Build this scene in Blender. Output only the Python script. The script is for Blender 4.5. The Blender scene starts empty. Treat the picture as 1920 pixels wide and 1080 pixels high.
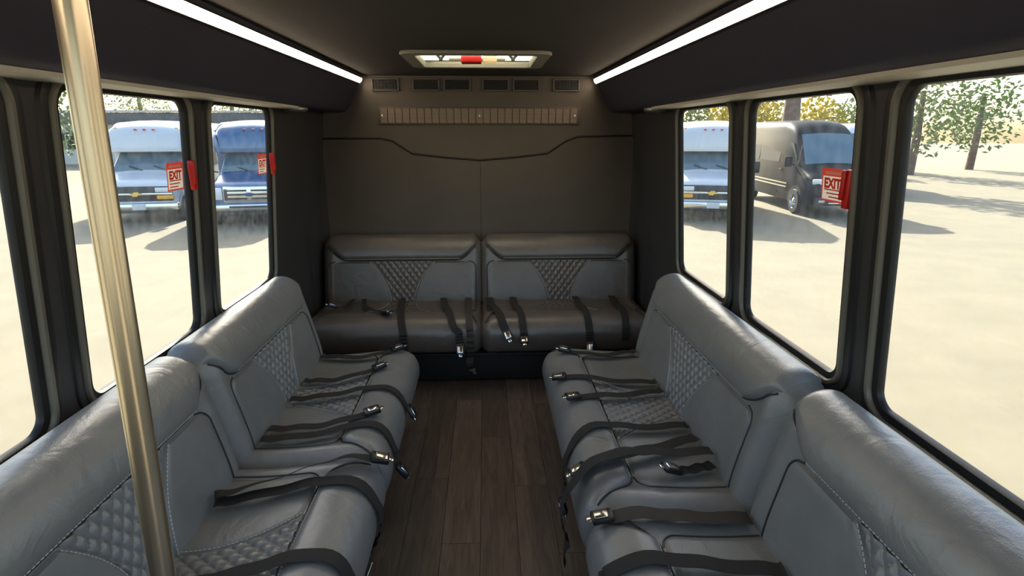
import bpy, bmesh, math, random
import numpy as np
from mathutils import Vector, Matrix
random.seed(7)
SC = bpy.context.scene
COL = SC.collection
R = math.radians

# ------------------------------------------------------------------ camera
FPX, VPX, VPY = 1040.0, 911.0, 248.0          # focal length in px, vanishing point of the coach axis
CAM = np.array([0.042, 0.0, 1.56])
_d = np.array([(VPX-960)/FPX, -(VPY-540)/FPX, 1.0]); _d /= np.linalg.norm(_d)
_a = math.asin(_d[0]); _p = math.asin(_d[1]/math.cos(_a))
cR = np.array([math.cos(_a), math.sin(_a), 0]); cH = np.array([-math.sin(_a), math.cos(_a), 0]); cZ = np.array([0, 0, 1.])
cF = math.cos(_p)*cH-math.sin(_p)*cZ; cU = math.sin(_p)*cH+math.cos(_p)*cZ
def px(x, y, ax, val):
    "pixel of the 1920x1080 frame -> point on the plane axis = val"
    v = (x-960)/FPX*cR-(y-540)/FPX*cU+cF
    return CAM+v*((val-CAM[ax])/v[ax])
cam = bpy.data.cameras.new('camera'); camo = bpy.data.objects.new('camera', cam); COL.objects.link(camo)
cam.sensor_width = 36; cam.lens = FPX/1920*36; cam.clip_start = .02; cam.clip_end = 400
camo.matrix_world = Matrix(((cR[0], cU[0], -cF[0], CAM[0]), (cR[1], cU[1], -cF[1], CAM[1]), (cR[2], cU[2], -cF[2], CAM[2]), (0, 0, 0, 1)))
SC.camera = camo

# ------------------------------------------------------------------ sky, sun, exposure
SUN_EL, SUN_AZ = 29.0, -3.0                    # sun stands ahead of the coach tail, a little to the left
w = bpy.data.worlds.new('world'); SC.world = w; w.use_nodes = True
nt = w.node_tree; bg = nt.nodes['Background']
sky = nt.nodes.new('ShaderNodeTexSky'); sky.sky_type = 'NISHITA'; sky.sun_disc = False
sky.sun_elevation = R(SUN_EL); sky.sun_rotation = R(SUN_AZ); sky.dust_density = 3.0; sky.air_density = 1.0
nt.links.new(sky.outputs[0], bg.inputs[0]); bg.inputs[1].default_value = 0.42
sl = bpy.data.lights.new('sun', 'SUN'); sl.energy = 12.5; sl.angle = R(.53); sl.color = (1, .93, .80)
so = bpy.data.objects.new('sun', sl); COL.objects.link(so)
sdir = Vector((math.sin(R(SUN_AZ))*math.cos(R(SUN_EL)), math.cos(R(SUN_AZ))*math.cos(R(SUN_EL)), math.sin(R(SUN_EL))))
so.rotation_euler = sdir.to_track_quat('Z', 'Y').to_euler(); so.location = (0, 8, 8)
LED_STRENGTH = 12.0
SC.view_settings.view_transform = 'Standard'; SC.view_settings.look = 'None'
SC.view_settings.exposure = 0.6; SC.view_settings.gamma = 1.0; SC.view_settings.use_curve_mapping = False

# ------------------------------------------------------------------ materials
MT = {}
def mat(name, col, rough=.5, metal=0., spec=.5, bump=0., bscale=60., var=0., vscale=4., tex='NOISE', stretch=None, emit=0., trans=0., coat=0.):
    m = bpy.data.materials.new(name); m.use_nodes = True; MT[name] = m
    t = m.node_tree; b = t.nodes['Principled BSDF']
    b.inputs['Base Color'].default_value = (*col, 1); b.inputs['Roughness'].default_value = rough
    b.inputs['Metallic'].default_value = metal; b.inputs['Specular IOR Level'].default_value = spec
    if coat: b.inputs['Coat Weight'].default_value = coat; b.inputs['Coat Roughness'].default_value = .08
    if emit: b.inputs['Emission Color'].default_value = (*col, 1); b.inputs['Emission Strength'].default_value = emit
    if bump or var:
        tc = t.nodes.new('ShaderNodeTexCoord'); src = tc.outputs['Object']
        if stretch:
            mp = t.nodes.new('ShaderNodeMapping'); mp.inputs['Scale'].default_value = stretch
            t.links.new(src, mp.inputs[0]); src = mp.outputs[0]
    if var:
        n = t.nodes.new('ShaderNodeTexNoise'); n.inputs['Scale'].default_value = vscale; n.inputs['Detail'].default_value = 6
        t.links.new(src, n.inputs['Vector'])
        r = t.nodes.new('ShaderNodeValToRGB')
        r.color_ramp.elements[0].position = .3; r.color_ramp.elements[1].position = .7
        r.color_ramp.elements[0].color = (*[c*(1-var) for c in col], 1); r.color_ramp.elements[1].color = (*[min(1, c*(1+var)) for c in col], 1)
        t.links.new(n.outputs['Fac'], r.inputs[0]); t.links.new(r.outputs[0], b.inputs['Base Color'])
    if bump:
        if tex == 'VORONOI':
            n = t.nodes.new('ShaderNodeTexVoronoi'); n.inputs['Scale'].default_value = bscale; o = n.outputs['Distance']
        else:
            n = t.nodes.new('ShaderNodeTexNoise'); n.inputs['Scale'].default_value = bscale; n.inputs['Detail'].default_value = 4; o = n.outputs['Fac']
        t.links.new(src, n.inputs['Vector'])
        bp = t.nodes.new('ShaderNodeBump'); bp.inputs['Strength'].default_value = bump; bp.inputs['Distance'].default_value = .004
        t.links.new(o, bp.inputs['Height']); t.links.new(bp.outputs[0], b.inputs['Normal'])
    return m
def leather(name, col, rough):
    m = mat(name, col, rough, spec=.8, bump=.12, bscale=420, tex='VORONOI', var=.10, vscale=7)
    t = m.node_tree; b = t.nodes['Principled BSDF']; first = b.inputs['Normal'].links[0].from_node
    tc = [n for n in t.nodes if n.type == 'TEX_COORD'][0]
    n = t.nodes.new('ShaderNodeTexNoise'); n.inputs['Scale'].default_value = 9; n.inputs['Detail'].default_value = 3; n.inputs['Distortion'].default_value = 1.2
    t.links.new(tc.outputs['Object'], n.inputs['Vector'])
    bp = t.nodes.new('ShaderNodeBump'); bp.inputs['Strength'].default_value = .35; bp.inputs['Distance'].default_value = .012
    t.links.new(n.outputs['Fac'], bp.inputs['Height']); t.links.new(bp.outputs[0], first.inputs['Normal'])
    return m
leather('leather', (.200, .208, .209), .31)
leather('rear_leather', (.110, .094, .081), .30)  # bench leather darkened and warmed for the weaker, warmer light at the rear
leather('rear_leather_panel', (.100, .086, .074), .36)  # rear panels carry the same dim-light tone
leather('leather_panel', (.190, .198, .199), .37)
mat('stitch', (.55, .55, .52), .6)
mat('seat_base', (.010, .010, .010), .6)
mat('rear_vinyl', (.092, .076, .060), .62, bump=.25, bscale=300, var=.12, vscale=3)
mat('rear_panel', (.085, .069, .054), .60, bump=.25, bscale=300, var=.10, vscale=2)
mat('side_vinyl', (.040, .040, .043), .55, bump=.2, bscale=260, var=.1)
mat('bulkhead', (.042, .040, .064), .6, bump=.25, bscale=280, var=.08)
mat('bulkhead_edge', (.62, .58, .48), .5, bump=.1, bscale=200, var=.06)  # vinyl tone brightened to hold light bounced up through the windows
mat('ceiling', (.025, .0205, .016), .85, bump=.4, bscale=350, var=.15, vscale=3)
mat('seam', (.008, .007, .006), .6)
mat('groove_shade', (.030, .031, .032), .45)  # dark tone painting the shade in the upholstery grooves
mat('plank_gap', (.010, .008, .007), .7)
mat('gasket', (.012, .012, .012), .45)
mat('frame_metal', (.20, .19, .155), .42, metal=.3)
mat('frame_black', (.020, .020, .021), .40)
mat('red_plastic', (.62, .012, .008), .4)
mat('black_plastic', (.012, .012, .013), .35)
mat('webbing', (.022, .021, .020), .75, bump=.6, bscale=400, stretch=(1, 4, 1))
mat('webbing_brown', (.040, .034, .028), .7, bump=.6, bscale=400)
mat('chrome', (.78, .78, .76), .18, metal=1)
mat('steel_pole', (.88, .76, .56), .30, metal=1)
mat('bronze_slat', (.20, .155, .12), .5, metal=.2, bump=.2, bscale=90, stretch=(1, 1, 12), var=.18, vscale=12)
mat('screw', (.75, .74, .70), .3, metal=.8)
mat('vent_dark', (.006, .006, .006), .6)
mat('vent_frame', (.085, .080, .074), .5)
mat('aluminium', (.30, .30, .27), .42, metal=.7)
mat('hatch_frame', (.30, .29, .24), .5, metal=.25)
mat('ground', (.192, .163, .104), .9, bump=.3, bscale=9, var=.09, vscale=1.3)
mat('asphalt', (.17, .17, .17), .9, bump=.3, bscale=20, var=.15)
mat('tyre', (.018, .018, .019), .8)
mat('white_paint', (.66, .67, .68), .3, coat=.4)
mat('blue_paint', (.030, .115, .26), .25, coat=.8)
mat('dark_paint', (.030, .030, .030), .42, spec=.04)
mat('car_glass', (.09, .155, .19), .06, spec=1.)  # blue base colour carries the reflected sky
mat('side_glass', (.007, .008, .010), .55, spec=.2)
mat('bumper_grey', (.10, .10, .105), .5)
mat('grille_dark', (.025, .025, .028), .45)
mat('car_chrome', (.72, .73, .74), .22, metal=1)
mat('amber', (.95, .42, .02), .3)
mat('lamp_glass', (.75, .76, .75), .12, spec=.8)
mat('lamp_red', (.55, .03, .03), .35)
mat('emblem_gold', (.80, .58, .15), .3, metal=.6)
mat('emblem_blue', (.03, .06, .25), .3)
mat('stripe_gold', (.62, .55, .40), .35, metal=.5)
mat('bark', (.16, .105, .075), .9, bump=.6, bscale=25, var=.3)
mat('leaf_green', (.13, .22, .05), .6, var=.4, vscale=3)
mat('leaf_yellow', (.50, .42, .06), .6, var=.4, vscale=3)
mat('leaf_pale', (.22, .28, .11), .6, var=.4, vscale=3)
mat('stucco', (.60, .57, .52), .9, var=.08)
mat('roof_dark', (.10, .105, .11), .7, var=.2)
mat('plate_white', (.7, .7, .68), .5)
def special(name):
    m = bpy.data.materials.new(name); m.use_nodes = True; MT[name] = m
    t = m.node_tree; t.nodes.remove(t.nodes['Principled BSDF']); return m, t, t.nodes['Material Output']
# thin window glass: clear tint, mirror by fresnel, a film of dust
m, t, out = special('window_glass')
tr = t.nodes.new('ShaderNodeBsdfTransparent'); tr.inputs[0].default_value = (.88, .90, .89, 1)
gl = t.nodes.new('ShaderNodeBsdfGlossy'); gl.inputs['Roughness'].default_value = .02
lw = t.nodes.new('ShaderNodeLayerWeight'); lw.inputs[0].default_value = .5
pw = t.nodes.new('ShaderNodeMath'); pw.operation = 'POWER'; pw.inputs[1].default_value = 5; t.links.new(lw.outputs['Facing'], pw.inputs[0])
fr = t.nodes.new('ShaderNodeMath'); fr.operation = 'MULTIPLY_ADD'; fr.inputs[1].default_value = .5; fr.inputs[2].default_value = .02; t.links.new(pw.outputs[0], fr.inputs[0])
mx = t.nodes.new('ShaderNodeMixShader'); t.links.new(fr.outputs[0], mx.inputs[0]); t.links.new(tr.outputs[0], mx.inputs[1]); t.links.new(gl.outputs[0], mx.inputs[2])
du = t.nodes.new('ShaderNodeBsdfTranslucent'); du.inputs[0].default_value = (.85, .86, .84, 1)
tc = t.nodes.new('ShaderNodeTexCoord'); no = t.nodes.new('ShaderNodeTexNoise'); no.inputs['Scale'].default_value = 26; no.inputs['Detail'].default_value = 6
t.links.new(tc.outputs['Object'], no.inputs['Vector'])
mr = t.nodes.new('ShaderNodeMapRange'); mr.inputs[1].default_value = .35; mr.inputs[2].default_value = .75; mr.inputs[3].default_value = .01; mr.inputs[4].default_value = .045
t.links.new(no.outputs['Fac'], mr.inputs[0])
m2 = t.nodes.new('ShaderNodeMixShader'); t.links.new(mr.outputs[0], m2.inputs[0]); t.links.new(mx.outputs[0], m2.inputs[1]); t.links.new(du.outputs[0], m2.inputs[2])
t.links.new(m2.outputs[0], out.inputs[0])
m = MT['window_glass'].copy(); m.name = 'clear_glass'; MT['clear_glass'] = m
for n in m.node_tree.nodes:
    if n.type == 'BSDF_TRANSPARENT': n.inputs[0].default_value = (.95, .96, .95, 1)
m, t, out = special('led_diffuser')
em = t.nodes.new('ShaderNodeEmission'); em.inputs[0].default_value = (1, .80, .58, 1); em.inputs[1].default_value = LED_STRENGTH
t.links.new(em.outputs[0], out.inputs[0])
for nm, c in (('sticker_red', (.70, .07, .04, 1)), ('sticker_cream', (.85, .74, .58, 1))):     # thin printed film
    m, t, out = special(nm)
    df = t.nodes.new('ShaderNodeBsdfDiffuse'); df.inputs[0].default_value = c; tl = t.nodes.new('ShaderNodeBsdfTranslucent'); tl.inputs[0].default_value = c
    mx = t.nodes.new('ShaderNodeMixShader'); mx.inputs[0].default_value = .45
    t.links.new(df.outputs[0], mx.inputs[1]); t.links.new(tl.outputs[0], mx.inputs[2]); t.links.new(mx.outputs[0], out.inputs[0])
m, t, out = special('dome_plastic')
tl = t.nodes.new('ShaderNodeBsdfTranslucent'); tl.inputs[0].default_value = (.92, .86, .62, 1)
t.links.new(tl.outputs[0], out.inputs[0])
# dark wood-look vinyl plank
m = mat('plank', (.06, .045, .036), .42, bump=.25, bscale=60, stretch=(14, 1, 1))
t = m.node_tree; b = t.nodes['Principled BSDF']
tc = t.nodes.new('ShaderNodeTexCoord'); oi = t.nodes.new('ShaderNodeObjectInfo')
ad = t.nodes.new('ShaderNodeVectorMath'); ad.operation = 'MULTIPLY_ADD'
ad.inputs[1].default_value = (16, 1.6, 1)
cb = t.nodes.new('ShaderNodeCombineXYZ'); ml = t.nodes.new('ShaderNodeMath'); ml.operation = 'MULTIPLY'; ml.inputs[1].default_value = 37
t.links.new(oi.outputs['Random'], ml.inputs[0]); t.links.new(ml.outputs[0], cb.inputs[0]); t.links.new(ml.outputs[0], cb.inputs[1])
t.links.new(tc.outputs['Object'], ad.inputs[0]); t.links.new(cb.outputs[0], ad.inputs[2])
no = t.nodes.new('ShaderNodeTexNoise'); no.inputs['Scale'].default_value = 2.2; no.inputs['Detail'].default_value = 7; no.inputs['Distortion'].default_value = 1.4
t.links.new(ad.outputs[0], no.inputs['Vector'])
rp = t.nodes.new('ShaderNodeValToRGB'); rp.color_ramp.elements[0].position = .32; rp.color_ramp.elements[1].position = .72
rp.color_ramp.elements[0].color = (.072, .055, .043, 1); rp.color_ramp.elements[1].color = (.150, .115, .092, 1)
t.links.new(no.outputs['Fac'], rp.inputs[0])
hs = t.nodes.new('ShaderNodeHueSaturation'); mr = t.nodes.new('ShaderNodeMapRange'); mr.inputs[3].default_value = .82; mr.inputs[4].default_value = 1.18
t.links.new(oi.outputs['Random'], mr.inputs[0]); t.links.new(mr.outputs[0], hs.inputs['Value']); t.links.new(rp.outputs[0], hs.inputs['Color'])
t.links.new(hs.outputs[0], b.inputs['Base Color'])

# ------------------------------------------------------------------ mesh helpers
def mesh(name, V, F, m, parent=None, smooth=True, kind=None):
    me = bpy.data.meshes.new(name); me.from_pydata([tuple(map(float, v)) for v in V], [], [tuple(f) for f in F])
    bm = bmesh.new(); bm.from_mesh(me); bmesh.ops.recalc_face_normals(bm, faces=bm.faces); bm.to_mesh(me); bm.free()
    if smooth:
        me.polygons.foreach_set('use_smooth', [True]*len(me.polygons))
        me.set_sharp_from_angle(angle=R(40)) if hasattr(me, 'set_sharp_from_angle') else None
    me.materials.append(MT[m] if isinstance(m, str) else m)
    return link(name, me, parent, kind)
def link(name, me, parent=None, kind=None):
    o = bpy.data.objects.new(name, me); COL.objects.link(o)
    if parent is not None: o.parent = parent
    if kind: o['kind'] = kind
    return o
def bmobj(name, bm, m, parent=None, smooth=False, kind=None):
    me = bpy.data.meshes.new(name); bmesh.ops.recalc_face_normals(bm, faces=bm.faces); bm.to_mesh(me); bm.free()
    if smooth:
        me.polygons.foreach_set('use_smooth', [True]*len(me.polygons)); me.set_sharp_from_angle(angle=R(40))
    me.materials.append(MT[m] if isinstance(m, str) else m)
    return link(name, me, parent, kind)
def add_box(bm, c, s, bev=0., rot=None, seg=2):
    r = bmesh.ops.create_cube(bm, size=1.0); vs = r['verts']
    bmesh.ops.scale(bm, vec=s, verts=vs)
    if bev:
        es = list({e for v in vs for e in v.link_edges})
        rr = bmesh.ops.bevel(bm, geom=es, offset=bev, segments=seg, affect='EDGES', profile=.5)
        vs = list({v for f in rr['faces'] for v in f.verts} | {v for v in vs if v.is_valid})
    if rot is not None: bmesh.ops.rotate(bm, cent=(0, 0, 0), matrix=rot, verts=vs)
    bmesh.ops.translate(bm, vec=c, verts=vs)
def box(name, c, s, m, parent=None, bev=0., rot=None, kind=None, seg=2):
    bm = bmesh.new(); add_box(bm, c, s, bev, rot, seg); return bmobj(name, bm, m, parent, bev > 0, kind)
def tube_geo(P, r, n=8, V=None, F=None, caps=True):
    V = [] if V is None else V; F = [] if F is None else F; P = [Vector(p) for p in P]; b0 = len(V)
    rs = r if isinstance(r, (list, tuple)) else [r]*len(P); up = None
    for i, p in enumerate(P):
        tn = (P[min(i+1, len(P)-1)]-P[max(i-1, 0)]).normalized()
        if up is None: up = Vector((0, 0, 1)) if abs(tn.z) < .9 else Vector((1, 0, 0))
        s = tn.cross(up).normalized(); up = s.cross(tn).normalized()
        for k in range(n):
            a = 2*math.pi*k/n; V.append(p+(s*math.cos(a)+up*math.sin(a))*rs[i])
    for i in range(len(P)-1):
        for k in range(n):
            F.append((b0+i*n+k, b0+i*n+(k+1) % n, b0+(i+1)*n+(k+1) % n, b0+(i+1)*n+k))
    if caps: F.append(tuple(b0+k for k in range(n))); F.append(tuple(b0+(len(P)-1)*n+k for k in range(n)))
    return V, F
def tube(name, P, r, m, parent=None, n=8):
    V, F = tube_geo(P, r, n); return mesh(name, V, F, m, parent)
def empty(name, loc, rz=0., label=None, cat=None, group=None, kind=None):
    o = bpy.data.objects.new(name, None); COL.objects.link(o); o.location = loc; o.rotation_euler = (0, 0, rz); o.empty_display_size = .1
    return tag(o, label, cat, group, kind)
def tag(o, label=None, cat=None, group=None, kind=None):
    if label: o['label'] = label
    if cat: o['category'] = cat
    if group: o['group'] = group
    if kind: o['kind'] = kind
    return o
def prism(name, poly, axis, a, b, m, parent=None, smooth=False, kind=None):
    "polygon extruded along an axis (0: poly is y,z  1: poly is x,z  2: poly is x,y)"
    def p(q, v): return {0: (v, q[0], q[1]), 1: (q[0], v, q[1]), 2: (q[0], q[1], v)}[axis]
    n = len(poly); V = [p(q, a) for q in poly]+[p(q, b) for q in poly]
    F = [tuple(range(n)), tuple(range(2*n-1, n-1, -1))]+[(i, (i+1) % n, n+(i+1) % n, n+i) for i in range(n)]
    return mesh(name, V, F, m, parent, smooth, kind)

# ------------------------------------------------------------------ coach shell
Y_REAR, Y_FRONT = 3.99, -1.7
Z_CEIL, Z_HEAD = 1.925, 1.665
SILL = {-1: .803, 1: .825}
LEAN = 0.087
def wallx(z): return 1.13-LEAN*max(0, z-.83)
WIN = [(2.375, 2.985), (1.555, 2.17), (.745, 1.36), (-.065, .55)]
# floor: a sub floor with separate vinyl planks
fl = box('floor', (0, (Y_REAR+Y_FRONT)/2, -.035), (2.3, Y_REAR-Y_FRONT, .05), 'plank_gap', kind='structure')
PW, PL = .152, 1.22
pk = {}
for i in range(14):
    x = -1.064+i*PW+PW/2-.0; y = Y_FRONT+.02-(i*.43 % PL)
    while y < Y_REAR-.02:
        y0, y1 = max(y, Y_FRONT+.01), min(y+PL, Y_REAR-.01)
        if y1-y0 > .05:
            key = round(y1-y0, 3)
            if key not in pk:
                bm = bmesh.new(); add_box(bm, (0, 0, 0), (PW-.0012, key-.0015, .010), .0007, seg=1)
                o = bmobj('plank', bm, 'plank', fl); pk[key] = o.data
            else: o = link('plank', pk[key], fl)
            o.location = (x, (y0+y1)/2, -.005)
        y += PL
# side walls, with openings for the windows
def wall_side(s, name):
    Z_SILL = SILL[s]
    V, F = [], []
    def quadbox(y0, y1, z0, z1):
        b = len(V)
        for (y, z) in ((y0, z0), (y1, z0), (y1, z1), (y0, z1)):
            V.append((s*wallx(z), y, z)); V.append((s*(wallx(z)+.015), y, z))
        F.extend([(b, b+2, b+4, b+6), (b+1, b+3, b+5, b+7), (b, b+1, b+3, b+2), (b+2, b+3, b+5, b+4), (b+4, b+5, b+7, b+6), (b+6, b+7, b+1, b)])
    # towards the front: the open entry doorway on one side, the driver's window on the other
    ya, yb = -1.40, -.45
    quadbox(yb, Y_REAR, -.30, Z_SILL-.02); quadbox(yb, Y_REAR, Z_HEAD+.02, 2.0)
    quadbox(Y_FRONT, ya, -.30, 2.0); quadbox(ya, yb, 1.80, 2.0)
    if s < 0: quadbox(ya, yb, -.30, .80)
    e = [Y_REAR]+[v for q in WIN for v in (q[1]+.02, q[0]-.02)]+[yb]
    for i in range(0, len(e)-1, 2): quadbox(e[i+1], e[i], Z_SILL-.02, Z_HEAD+.02)
    return mesh(name, V, F, 'side_vinyl', smooth=False, kind='structure')
wl = wall_side(-1, 'wall_left'); wr = wall_side(1, 'wall_right')
# rear wall with a padded lower panel and a stitched contour
rw = box('wall_rear', (0, Y_REAR+.03, .95), (2.36, .06, 2.3), 'rear_vinyl', kind='structure')
ctr = [(-1.10, 1.515), (-.68, 1.518), (-.60, 1.50), (-.47, 1.415), (-.25, 1.39), (0, 1.370), (.25, 1.39), (.47, 1.415), (.60, 1.50), (.68, 1.530), (1.10, 1.535)]
prism('padded_panel', [(-1.10, .30)]+[(1.10, .30)]+ctr[::-1], 1, Y_REAR-.013, Y_REAR+.001, 'rear_panel', rw)
tube('piping', [(x, Y_REAR-.014, z+.002) for x, z in ctr], .0065, 'seam', rw, 8)
tube('side_piping', [(-1.105, Y_REAR-.012, .3), (-1.105, Y_REAR-.012, 1.50)], .005, 'side_vinyl', rw)
tube('side_piping', [(1.105, Y_REAR-.012, .3), (1.105, Y_REAR-.012, 1.52)], .005, 'side_vinyl', rw)
tube('centre_seam', [(0, Y_REAR-.0125, .5), (0, Y_REAR-.0125, 1.37)], .0018, 'seam', rw)
tube('centre_seam', [(-.145, Y_REAR-.0125, .85), (-.148, Y_REAR-.0125, 1.02)], .0015, 'vent_frame', rw)
# corner pads between rear wall and side walls
for s, nm in ((-1, 'trim_1'), (1, 'trim_2')):
    prism(nm, [(s*1.135, Y_REAR), (s*1.075, Y_REAR), (s*1.10, Y_REAR-.10), (s*1.118, Y_REAR-.36), (s*1.135, Y_REAR-.36)][::1], 2, .0, Z_HEAD+.02, 'side_vinyl', smooth=False, kind='structure')
# ceiling with the hatch hole
HX, HY0, HY1 = .29, 2.84, 3.33
cl = bmesh.new()
for (x0, x1, y0, y1) in ((-1.15, -HX, Y_FRONT, Y_REAR), (HX, 1.15, Y_FRONT, Y_REAR), (-HX, HX, Y_FRONT, HY0), (-HX, HX, HY1, Y_REAR)):
    add_box(cl, ((x0+x1)/2, (y0+y1)/2, Z_CEIL+.015), (x1-x0, y1-y0, .03))
bmobj('ceiling', cl, 'ceiling', kind='structure')
# front bulkhead with windscreen opening (behind the camera)
fb = bmesh.new()
for (x0, x1, z0, z1) in ((-1.18, 1.18, -.3, .75), (-1.18, 1.18, 1.85, 2.0), (-1.18, -1.0, .75, 1.85), (1.0, 1.18, .75, 1.85)):
    add_box(fb, ((x0+x1)/2, Y_FRONT-.03, (z0+z1)/2), (x1-x0, .06, z1-z0))
fw = bmobj('wall_front', fb, 'side_vinyl', kind='structure')
box('pane', (0, Y_FRONT-.03, 1.30), (2.0, .006, 1.1), 'clear_glass', fw)
prism('driver_pane', [(-1.118, .80), (-1.124, .80), (-1.052, 1.80), (-1.046, 1.80)], 1, -1.40, -.45, 'clear_glass', wl)
# overhead bulkheads above the windows
for s, nm in ((-1, 'trim_3'), (1, 'trim_4')):
    yf = -.45
    prof = [(s*.772, Z_CEIL), (s*.786, 1.900), (s*.84, 1.80), (s*.872, 1.735), (s*.893, 1.706), (s*.915, 1.692), (s*.945, 1.690), (s*1.10, 1.690), (s*1.12, Z_CEIL)]
    o = prism(nm, prof, 1, yf, Y_REAR-.002, 'bulkhead', smooth=True, kind='structure')
    # pale underside strip, colour raised for window bounce light, ending in a rounded tip
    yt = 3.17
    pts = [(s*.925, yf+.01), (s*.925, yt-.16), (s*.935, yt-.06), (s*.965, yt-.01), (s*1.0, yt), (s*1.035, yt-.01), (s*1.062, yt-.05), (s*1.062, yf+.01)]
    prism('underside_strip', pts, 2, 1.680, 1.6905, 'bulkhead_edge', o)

# ------------------------------------------------------------------ windows
def rrect(hw, hh, r, n=7):
    P = []
    for cx_, cy_, a0 in ((hw-r, hh-r, 0), (-hw+r, hh-r, 90), (-hw+r, -hh+r, 180), (hw-r, -hh+r, 270)):
        for k in range(n+1):
            a = R(a0+90*k/n); P.append((cx_+r*math.cos(a), cy_+r*math.sin(a)))
    return P
def ring(name, hw, hh, r, prof, fn, m, parent):
    V, F = [], []; n = None
    for off, h in prof:
        P = rrect(hw+off, hh+off, r+off); n = len(P)
        V += [fn(u, v, h) for u, v in P]
    for i in range(len(prof)-1):
        for k in range(n): F.append((i*n+k, i*n+(k+1) % n, (i+1)*n+(k+1) % n, (i+1)*n+k))
    return mesh(name, V, F, m, parent)
def window(idx, s, y0, y1, latch):
    Z_SILL = SILL[s]
    yc, zc = (y0+y1)/2, (Z_SILL+Z_HEAD)/2; hw, hh = (y1-y0)/2, (Z_HEAD-Z_SILL)/2
    nz = 1/math.hypot(1, LEAN)
    def fn(u, v, h):     # u along the coach, v up the leaning wall, h towards the cabin
        z = zc+v
        return (s*(wallx(zc)-LEAN*v-h*nz), yc+u, z-h*LEAN*nz)
    e = empty('window_%d' % idx, (0, 0, 0), kind='structure')
    ring('gasket', hw, hh, .045, [(.0, -.014), (.0, -.002), (.004, .005), (.022, .007), (.024, 0)], fn, 'gasket', e)
    ring('frame_lip', hw, hh, .045, [(.024, 0), (.025, .014), (.029, .019), (.039, .019), (.043, .014), (.044, 0)], fn, 'frame_metal', e)
    ring('outer_frame', hw, hh, .045, [(.044, 0), (.045, .010), (.052, .012), (.070, .010), (.076, .0)], fn, 'frame_black', e)
    P = rrect(hw+.004, hh+.004, .048); n = len(P)
    V = [fn(u, v, -.008) for u, v in P]+[fn(u, v, -.012) for u, v in P]
    mesh('pane', V, [tuple(range(n)), tuple(range(2*n-1, n-1, -1))]+[(k, (k+1) % n, n+(k+1) % n, n+k) for k in range(n)], 'window_glass', e, smooth=False)
    # red release latch on the jamb and the notice on the glass beside it
    if latch:
        j = latch; uj = j*(hw+.014); vz = 1.405-zc
        rot = Matrix(((1, 0, -s*LEAN), (0, 1, 0), (s*LEAN, 0, 1))).to_3x3()
        bm = bmesh.new(); c = fn(uj, vz, .014)
        add_box(bm, c, (.020, .026, .110), .005)
        c = fn(uj-j*.010, vz+.012, .026); add_box(bm, c, (.010, .018, .085), .004)
        la = bmobj('release_latch', bm, 'red_plastic', e, True); la['label'] = 'red emergency release latch'
        uc = j*(hw-(.068 if s < 0 else .098))
        V, F = [], []
        for u0, u1, v0, v1 in ((-.055, .055, .026, .05), (-.055, .055, -.05, -.044), (-.055, -.049, -.044, .026), (.049, .055, -.044, .026)):
            q = len(V); V += [fn(uc+a, vz+b, -.0066) for a, b in ((u0, v0), (u1, v0), (u1, v1), (u0, v1))]; F.append((q, q+1, q+2, q+3))
        st = mesh('exit_notice', V, F, 'sticker_red', e, False)
        st['label'] = 'red and cream exit notice'
        def pr(name, u0, u1, v0, v1, h, m):
            return mesh(name, [fn(uc+a, vz+b, h) for a, b in ((u0, v0), (u1, v0), (u1, v1), (u0, v1))], [(0, 1, 2, 3)], m, st, False)
        pr('cream_field', -.049, .049, -.044, .026, -.0066, 'sticker_cream')
        for q in range(3): pr('print_line', -.040, .040-.012*q, -.012-.011*q-.004, -.012-.011*q, -.0063, 'sticker_red')
        pr('header_print', -.040, .040, .032, .040, -.0063, 'sticker_cream')
        cu = bpy.data.curves.new('exit_lettering', 'FONT'); cu.body = 'EXIT'; cu.size = .040; cu.align_x = 'CENTER'; cu.extrude = 0; cu.offset = .0022
        to = bpy.data.objects.new('exit_lettering', cu); COL.objects.link(to)
        bpy.context.view_layer.update()
        me = bpy.data.meshes.new_from_object(to.evaluated_get(bpy.context.evaluated_depsgraph_get()))
        bpy.data.objects.remove(to)
        d = 1 if s < 0 else -1         # reads correctly from inside the cabin
        for v in me.vertices: v.co = fn(uc+d*v.co.x*1.0, vz-.008+v.co.y, -.0060)
        me.materials.clear(); me.materials.append(MT['sticker_red'])
        link('exit_lettering', me, st)
    return e
k = 1
for i, (y0, y1) in enumerate(WIN):
    window(k, -1, y0, y1, 1 if i < 2 else 0); k += 1
for i, (y0, y1) in enumerate(WIN):
    window(k, 1, y0, y1, -1 if i == 1 else 0); k += 1

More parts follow.
